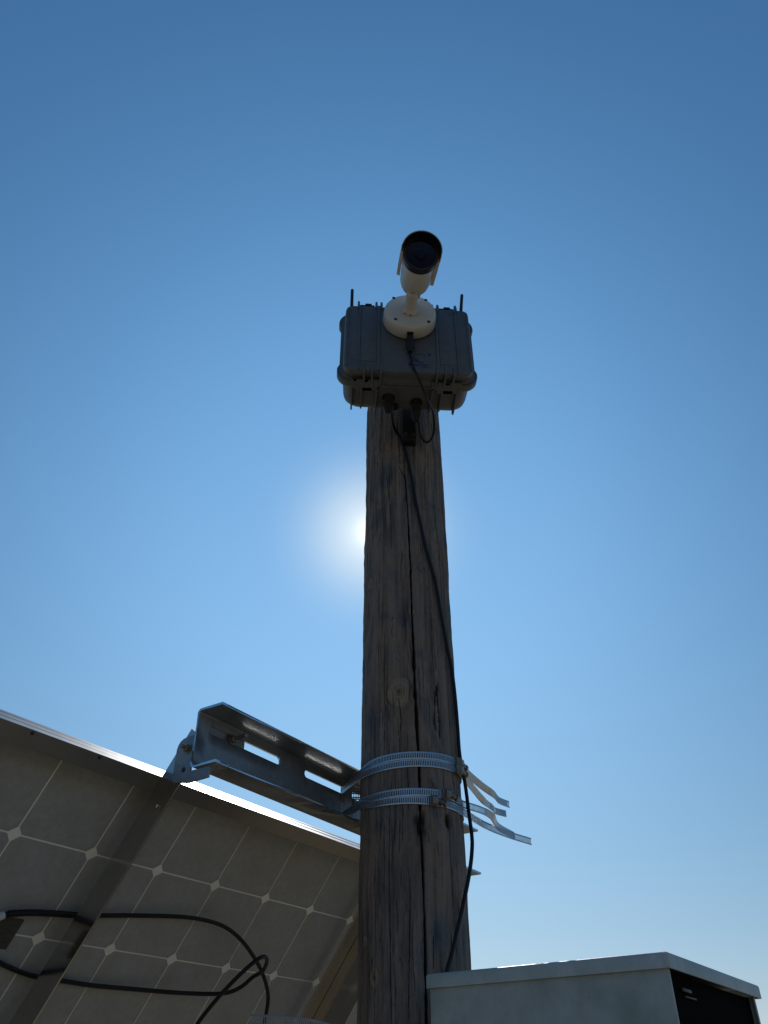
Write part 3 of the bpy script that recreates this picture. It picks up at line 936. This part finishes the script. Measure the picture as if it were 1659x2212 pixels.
for q in np.linspace(R(-40), R(255), 34):
    x, z = 0.0125 * math.cos(q), 0.0088 * math.sin(q)
    ell.append((0.0215 + x * math.cos(R(12)) - z * math.sin(R(12)), 2.8190 + x * math.sin(R(12)) + z * math.cos(R(12))))
ribbon(g, ell, list(np.concatenate([np.linspace(0.0003, 0.0016, 17), np.linspace(0.0016, 0.0026, 17)])))
sw = [(0.0010 + 0.032 * t, 2.8135 - 0.0095 * math.sin(t * math.pi * 0.62)) for t in np.linspace(0, 1, 16)]
ribbon(g, sw, list(0.0003 + 0.0028 * np.sin(np.linspace(0.05, 3.1, 16))))
for tri in ([(0.0385, 2.8305), (0.0470, 2.8297), (0.0425, 2.8228)], [(-0.0048, 2.8300), (0.0002, 2.8300), (-0.0008, 2.8262), (-0.0040, 2.8266)]):
    n_ = len(tri)
    g.sheet(cs(0, -0.0002, 0), ce, Z, -cb, 0.0004, tri, [tuple(range(n_))])
ribbon(g, [(0.0250, 2.7893), (0.0440, 2.7888)], [0.0006, 0.0006])
build('logo_print', g, M['logo'], lid_o)

# bracket between case and pole
br = thing('case_bracket', 'dark steel bracket block under the case, joining it to the pole', 'bracket', (0.0545, 1.262, 2.745))
g = G().box((0.0545, 1.2625, 2.790), (0.0145, 0.0115, 0.045), None, 0.002)
build('block', g, M['case_black'], br)
g = hex_bolt(G(), Vector((0.0475, 1.2508, 2.757)), Vector((0, -1, 0)), 0.0045, 0.003, 0.003)
build('bolt', g, M['screw'], br)
g = hex_bolt(G(), Vector((0.0615, 1.2508, 2.757)), Vector((0, -1, 0)), 0.0045, 0.003, 0.0)
build('bolt', g, M['screw'], br)

# ------------------------------------------------------------------ security camera
DC = Vector((0.0526, 1.0, 2.9245))
nrm = -cb
dface = cs(0, -0.030, 0); k = (0.0526 - dface.x) / ce.x
disc_back = Vector((0.0526, CO.y + cb.y * -0.0002 + ce.y * k, 2.9240)) - cb * 0.0028
sc = thing('security_camera', 'white bullet security camera with black lens ring, mounted on the case front', 'security camera', disc_back)
g = G().lathe(disc_back, nrm, [(0, 0.0545), (0.002, 0.0555), (0.018, 0.0548), (0.0262, 0.0535), (0.0288, 0.0515), (0.0298, 0.0485), (0.0300, 0.0300), (0.0300, 0.0)][:-1], 72)
build('mounting_base', g, M['white'], sc, sharp=50)
mb = bpy.data.objects['mounting_base']
fz = disc_back + nrm * 0.0296
for qx, qz in ((-0.0340, 0.0385), (0.0335, 0.0365), (-0.0306, -0.0300), (0.0375, -0.0330)):
    g = G().lathe(fz + ce * qx + Z * qz, nrm, [(0.0, 0.0036), (0.0006, 0.0036), (0.0008, 0.0030), (0.0005, 0.0022), (0.0004, 0.001)], 16)
    build('screw', g, M['screw'], mb)
g = G().box(disc_back + nrm * 0.010 - Z * 0.0545, (0.0065, 0.0095, 0.003), (ce, cb, Z), 0.001)
build('cable_notch', g, M['bezel'], mb)
# swivel stem
s0 = disc_back + nrm * 0.0298 + Z * -0.002
P0 = Vector((0.0630, 1.000, 2.9490))
pit, yw = R(28), R(4.0)
bd = Vector((math.sin(yw) * math.cos(pit), -math.cos(yw) * math.cos(pit), -math.sin(pit)))
brt = Vector((math.cos(yw), math.sin(yw), 0)); bup = brt.cross(bd) * -1
if bup.z < 0: bup = -bup
s1 = Vector((0.0572, 1.0050, 2.9180))
ax = (s1 - s0).normalized(); L = (s1 - s0).length
g = G().lathe(s0, ax, [(0, 0.0182), (0.0075, 0.0178), (0.0100, 0.0165), (0.0112, 0.0130), (0.020, 0.0120), (L - 0.004, 0.0122), (L + 0.002, 0.0118), (L + 0.006, 0.0085)], 36)
st = build('swivel_stem', g, M['white'], sc)
g = G()
for q, tpos in ((0.0, 0.004), (0.7, 0.0042)):
    pp = s0 + ax * tpos + (Vector((0, 0, -1)) * math.cos(q) - ce * math.sin(q)) * 0.0174
    g.lathe(pp, (Vector((0, 0, -1)) * math.cos(q) - ce * math.sin(q)), [(0, 0.0019), (0.0008, 0.0019), (0.001, 0.001)], 10)
build('screw', g, M['screw'], st)
LB = 0.120
g = G().lathe(P0 - bd * 0.022, bd, [(-0.0035, 0.009), (-0.001, 0.0165), (0.004, 0.0220), (0.011, 0.0265), (0.021, 0.0295), (0.034, 0.0312), (0.060, 0.0318), (LB, 0.0322), (LB + 0.004, 0.0322)], 64)
body = build('camera_body', g, M['white'], sc)
g = G()
pr = [(-0.0118, -0.0322), (0.0118, -0.0322), (0.0118, -0.0270), (-0.0118, -0.0270)]
g.loft([[P0 + bd * t + brt * (x * w) + bup * y for x, y in pr] for t, w in ((-0.010, 0.92), (0.0, 1.0), (0.060, 1.0), (0.072, 0.9))])
build('joint_plate', g, M['white'], sc, bevel=0.0012)
fr = P0 + bd * LB
g = G().lathe(fr - bd * 0.0195, bd, [(0, 0.0326), (0.001, 0.0336), (0.006, 0.0338), (0.0066, 0.0331), (0.0078, 0.0331), (0.0084, 0.0340), (0.0185, 0.0343), (0.0195, 0.0336), (0.0195, 0.0292), (0.0165, 0.0288)], 64)
build('lens_ring', g, M['bezel'], sc)
g = G().lathe(fr - bd * 0.0034, bd, [(0, 0.0289), (0.0006, 0.0289), (0.0010, 0.0284)], 64)
lg_ = build('lens_window', g, M['lens'], sc)
g = G().lathe(fr - bd * 0.0023, bd, [(0, 0.0125), (0.0009, 0.0122), (0.0010, 0.0098), (0.0003, 0.0092)], 40)
build('inner_lens', g, M['lens'], lg_)
# sunshield: a curved shell with straight skirts, rolled a little to the right, open underneath
ROLL = R(-15)
rr_, ru_ = brt * math.cos(ROLL) + bup * math.sin(ROLL), bup * math.cos(ROLL) - brt * math.sin(ROLL)


def hood_row(t, r_, skirt, fold=0.0006):
    row = [P0 + bd * t + rr_ * (r_ + 0.0008 - fold) - ru_ * (skirt + 0.0004), P0 + bd * t + rr_ * (r_ + 0.0008) - ru_ * skirt, P0 + bd * t + rr_ * (r_ + 0.0004) - ru_ * skirt * 0.5]
    for k_ in range(33):
        q = R(180 * k_ / 32)
        row.append(P0 + bd * t + rr_ * (r_ * math.cos(q)) + ru_ * (r_ * math.sin(q)))
    row += [P0 + bd * t - rr_ * (r_ + 0.0004) - ru_ * skirt * 0.5, P0 + bd * t - rr_ * (r_ + 0.0008) - ru_ * skirt, P0 + bd * t - rr_ * (r_ + 0.0008 - fold) - ru_ * (skirt + 0.0004)]
    return row


RH = 0.0372
rings = [hood_row(*k) for k in ((LB + 0.0165, RH, 0.003), (LB - 0.002, RH, 0.0035), (LB - 0.0025, RH, 0.0065, 0.0050), (LB * 0.6, RH, 0.0085, 0.0058), (0.030, RH - 0.0004, 0.0100, 0.0058))]
g = G().loft(rings, cap=False, closed=False, smooth=True)
ss = build('sunshield', g, M['white'], sc, solid=0.0013, recalc=False)
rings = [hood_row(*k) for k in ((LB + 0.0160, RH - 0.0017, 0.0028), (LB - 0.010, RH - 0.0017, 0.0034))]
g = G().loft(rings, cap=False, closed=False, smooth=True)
build('dark_inner_sheet', g, M['bezel'], sc, solid=0.0005, recalc=False)  # thin black sheet added to darken the inside of the hood's front

# ------------------------------------------------------------------ cables
def cable(name, label, pts, rad, loc=None, per=9, mat='cable', sleeve=None):
    t = thing(name, label, 'cable', loc or pts[0])
    P = catmull(pts, per)
    build('jacket', G().tube(P, rad, 12), M[mat], t)
    if sleeve:
        k0, k1, r = sleeve
        build('sleeve', G().tube(P[k0:k1], r, 12), M[mat], t)
    return t


# from the camera's base, over the case front, in a loop below the case and up into the right gland
cable('camera_cable', 'thin black cable from the camera base over the case front, looping under the case',
      [disc_back + nrm * 0.010 - Z * 0.052, (0.0535, 1.074, 2.853), (0.0530, 1.080, 2.828), (0.0540, 1.0795, 2.808), (0.0590, 1.0795, 2.780), (0.0690, 1.0840, 2.752), (0.0840, 1.120, 2.742),
       (0.1010, 1.180, 2.762), (0.1075, 1.228, 2.763), (0.1030, 1.248, 2.747), (0.0905, 1.256, 2.741), (0.0780, 1.246, 2.752), (0.0735, 1.222, 2.770), (0.0730, 1.204, 2.784)],
      0.0026, per=10)
g = G().tube([disc_back + nrm * 0.010 - Z * 0.0535, (0.0535, 1.0725, 2.852), (0.0532, 1.0765, 2.838), (0.0530, 1.079, 2.826)], [0.0058, 0.0090, 0.0085, 0.0042], 16)
cc = bpy.data.objects['camera_cable']
build('connector', g, M['cable'], cc)

pw = [(-15.6, 2.800), (-14.0, 2.795), (-9.5, 2.775), (-3.2, 2.7447), (5.4, 2.6795), (13.3, 2.5825), (23.8, 2.4832), (35.4, 2.4138), (43.9, 2.3377), (52.2, 2.2755), (60.2, 2.2344), (65.2, 2.184), (67.6, 2.134), (69.5, 2.085)]
pts = [pol(p, z, PR + 0.0048) for p, z in pw[1:]]
pts = [Vector((0.0160, 1.196, 2.775)), Vector((0.0180, 1.226, 2.772)), Vector((0.0235, 1.252, 2.776))] + pts[1:]
pts += [Vector(p) for p in ((0.1375, 1.345, 2.042), (0.1398, 1.335, 1.990), (0.1400, 1.315, 1.952), (0.1375, 1.300, 1.926), (0.1300, 1.288, 1.889), (0.1155, 1.278, 1.838), (0.0970, 1.268, 1.780), (0.082, 1.262, 1.735), (0.070, 1.262, 1.65), (0.066, 1.264, 1.40), (0.066, 1.262, 0.4), (0.066, 1.262, 0.02))]
cable('power_cable', 'long black cable running down the whole pole front to behind the grey cabinet', pts, 0.0031, per=8)

c1 = [(-0.2, 0.93, 0.008), (0.235, 0.858, 0.008), (0.378, 0.79, 0.008), (0.645, 0.725, 0.008), (0.972, 0.682, 0.008), (1.206, 0.66, 0.008), (1.53, 0.613, 0.008), (2.06, 0.527, 0.008), (2.703, 0.431, 0.01), (3.111, 0.401, 0.014), (3.433, 0.417, 0.02), (3.76, 0.511, 0.03), (4.118, 0.69, 0.04), (4.345, 0.852, 0.05), (4.537, 1.035, 0.055), (4.615, 1.195, 0.06), (4.75, 1.478, 0.06), (4.9, 2.0, 0.055), (5.0, 2.8, 0.05), (5.05, 3.6, 0.08)]
cable('panel_cable', 'upper black cable along the panel back, bowing right and dropping past the loop', [pan(*p) for p in c1], 0.0033, per=8, sleeve=(18, 44, 0.0044))
c2 = [(-0.1, 0.95, 0.006), (0.401, 1.172, 0.006), (0.7, 1.288, 0.006), (1.073, 1.37, 0.006), (1.36, 1.393, 0.006), (1.615, 1.399, 0.006), (2.002, 1.4, 0.008), (2.685, 1.375, 0.01), (3.364, 1.306, 0.02), (3.864, 1.185, 0.035), (4.03, 1.039, 0.045), (4.085, 0.844, 0.053), (3.985, 0.653, 0.075), (3.791, 0.452, 0.092), (3.582, 0.369, 0.103), (3.435, 0.415, 0.108), (3.311, 0.59, 0.108), (3.249, 0.903, 0.1), (3.247, 1.238, 0.09), (3.217, 1.453, 0.09), (3.15, 2.0, 0.09), (3.1, 3.2, 0.12)]
cable('panel_cable', 'lower black cable on the panel back, ending in a small tight loop', [pan(*p) for p in c2], 0.0033, per=8)
bpy.data.objects['panel_cable']['group'] = 'black cables behind the panel'
bpy.data.objects['panel_cable.001']['group'] = 'black cables behind the panel'

# ------------------------------------------------------------------ metal cabinet
KL = Vector((0.052, 1.15, 0)); KF = Vector((0.813, -0.582, 0)).normalized(); KS = Vector((0.582, 0.813, 0)).normalized()
W_, D_, ZT, ZB = 0.3124, 0.3645, 1.738, 1.18


def kb(f, s, z):
    return KL + KF * f + KS * s + Z * z


cab = thing('metal_cabinet', 'grey metal cabinet with overhanging lid and a dark recessed side, right of the pole foot', 'cabinet', kb(W_ / 2, D_ / 2, ZB))
zt = 1.7235
g = G().sheet(kb(0.004, 0.004, ZB), KF, Z, KS, 0.0016, [(0, 0), (W_ - 0.008, 0), (W_ - 0.008, zt - ZB), (0, zt - ZB)], [(0, 1, 2, 3)])
build('front_panel', g, M['cabinet'], cab, bevel=0.0005)
g = G().sheet(kb(0.004, 0.0057, ZB), KS, Z, KF, 0.0016, [(0, 0), (D_ - 0.030, 0), (D_ - 0.030, zt - ZB), (0, zt - ZB)], [(0, 1, 2, 3)])
build('side_panel', g, M['cabinet'], cab, bevel=0.0005)
g = G().sheet(kb(0.004, D_ - 0.0240, ZB), KF, Z, KS, 0.0016, [(0, 0), (W_ - 0.008, 0), (W_ - 0.008, zt - ZB), (0, zt - ZB)], [(0, 1, 2, 3)])
build('back_panel', g, M['cabinet'], cab, bevel=0.0005)
for s_, w in ((0.0057, 0.0052), (D_ - 0.0240 - 0.0045, 0.0044)):
    g = G().sheet(kb(W_ - 0.0056, s_, ZB), KS, Z, KF, 0.0016, [(0, 0), (w, 0), (w, zt - ZB), (0, zt - ZB)], [(0, 1, 2, 3)])
    build('edge_return', g, M['cabinet'], cab, bevel=0.0004)
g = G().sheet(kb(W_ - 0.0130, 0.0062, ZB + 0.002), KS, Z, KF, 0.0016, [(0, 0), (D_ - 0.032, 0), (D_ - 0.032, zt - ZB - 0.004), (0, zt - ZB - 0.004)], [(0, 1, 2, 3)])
bp = build('dark_side', g, M['black_panel'], cab)  # flat black sheet filling the dark recessed side
g = G().box(kb(W_ - 0.0095, 0.0715, 1.7078), (0.0012, 0.0150, 0.0018), (KF, KS, Z), 0.0006)
g.box(kb(W_ - 0.0100, 0.0825, 1.7015), (0.0010, 0.0190, 0.0009), (KF, KS, Z), 0.0004)
build('latch', g, M['screw'], bp)
g = G().sheet(kb(0.006, 0.006, ZB), KF, KS, Z, 0.0016, [(0, 0), (W_ - 0.013, 0), (W_ - 0.013, D_ - 0.032), (0, D_ - 0.032)], [(0, 1, 2, 3)])
build('bottom_panel', g, M['cabinet'], cab)
rings = []
def kring(inset, z, r, crown=0.0):
    pts = []
    x0, x1, y0, y1 = inset, W_ - inset, inset, D_ - inset
    for (cx, cy, q0) in ((x1 - r, y1 - r, 0), (x0 + r, y1 - r, 90), (x0 + r, y0 + r, 180), (x1 - r, y0 + r, 270)):
        for k_ in range(5):
            q = R(q0 + 90 * k_ / 4)
            pts.append(kb(cx + r * math.cos(q), cy + r * math.sin(q), z))
    return pts
lidr = [kring(0.0016, 1.7225, 0.0025), kring(0.0, 1.7225, 0.003), kring(0.0, 1.7355, 0.003), kring(0.0006, 1.7372, 0.003), kring(0.0020, 1.7382, 0.003), kring(0.020, 1.7392, 0.02), kring(0.10, 1.7405, 0.04)]
g = G().loft(lidr, cap=False, smooth=True)
nn = len(lidr[0])
b0 = len(g.v) - nn
g.f.append(tuple(b0 + q for q in range(nn))); g.m.append(0); g.sm.append(True)
g.loft([kring(0.0016, 1.7225, 0.0025), kring(0.0016, 1.7340, 0.0025)], cap=False)
b1 = len(g.v) - nn
g.f.append(tuple(b1 + q for q in range(nn))); g.m.append(0); g.sm.append(True)
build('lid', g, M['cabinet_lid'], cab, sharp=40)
g = G().lathe(kb(0.2147, 0.0043, 1.7012), -KS, [(0, 0.0011), (0.0005, 0.0011), (0.0007, 0.0008)], 12)
build('screw', g, M['bolt'], cab)
# lap seams where the lid's lip is folded at the near corner
g = G().box(kb(W_ - 0.0018, -0.0006, 1.7300), (0.0026, 0.0007, 0.0070), (KF, KS, Z), 0.0004)
build('corner_fold', g, M['cabinet_lid'], cab)
# strap bracket that hangs the cabinet on the pole
pdir = KS
mid = kb(0.004, 0.20, 0)
q0 = Vector((PC.x, PC.y, 0)) - KF * -0.0
toward = (KL + KF * 0.004 + KS * ((PC - KL).dot(KS)))
dist = (toward - PC).dot(KF)
for z in (1.60, 1.36):
    g = G().box(PC + KF * ((PR + dist) / 2) + Z * z, ((dist - PR) / 2 + 0.0005, 0.03, 0.02), (KF, KS, Z), 0.001)
    build('mounting_spacer', g, M['galv'], cab)
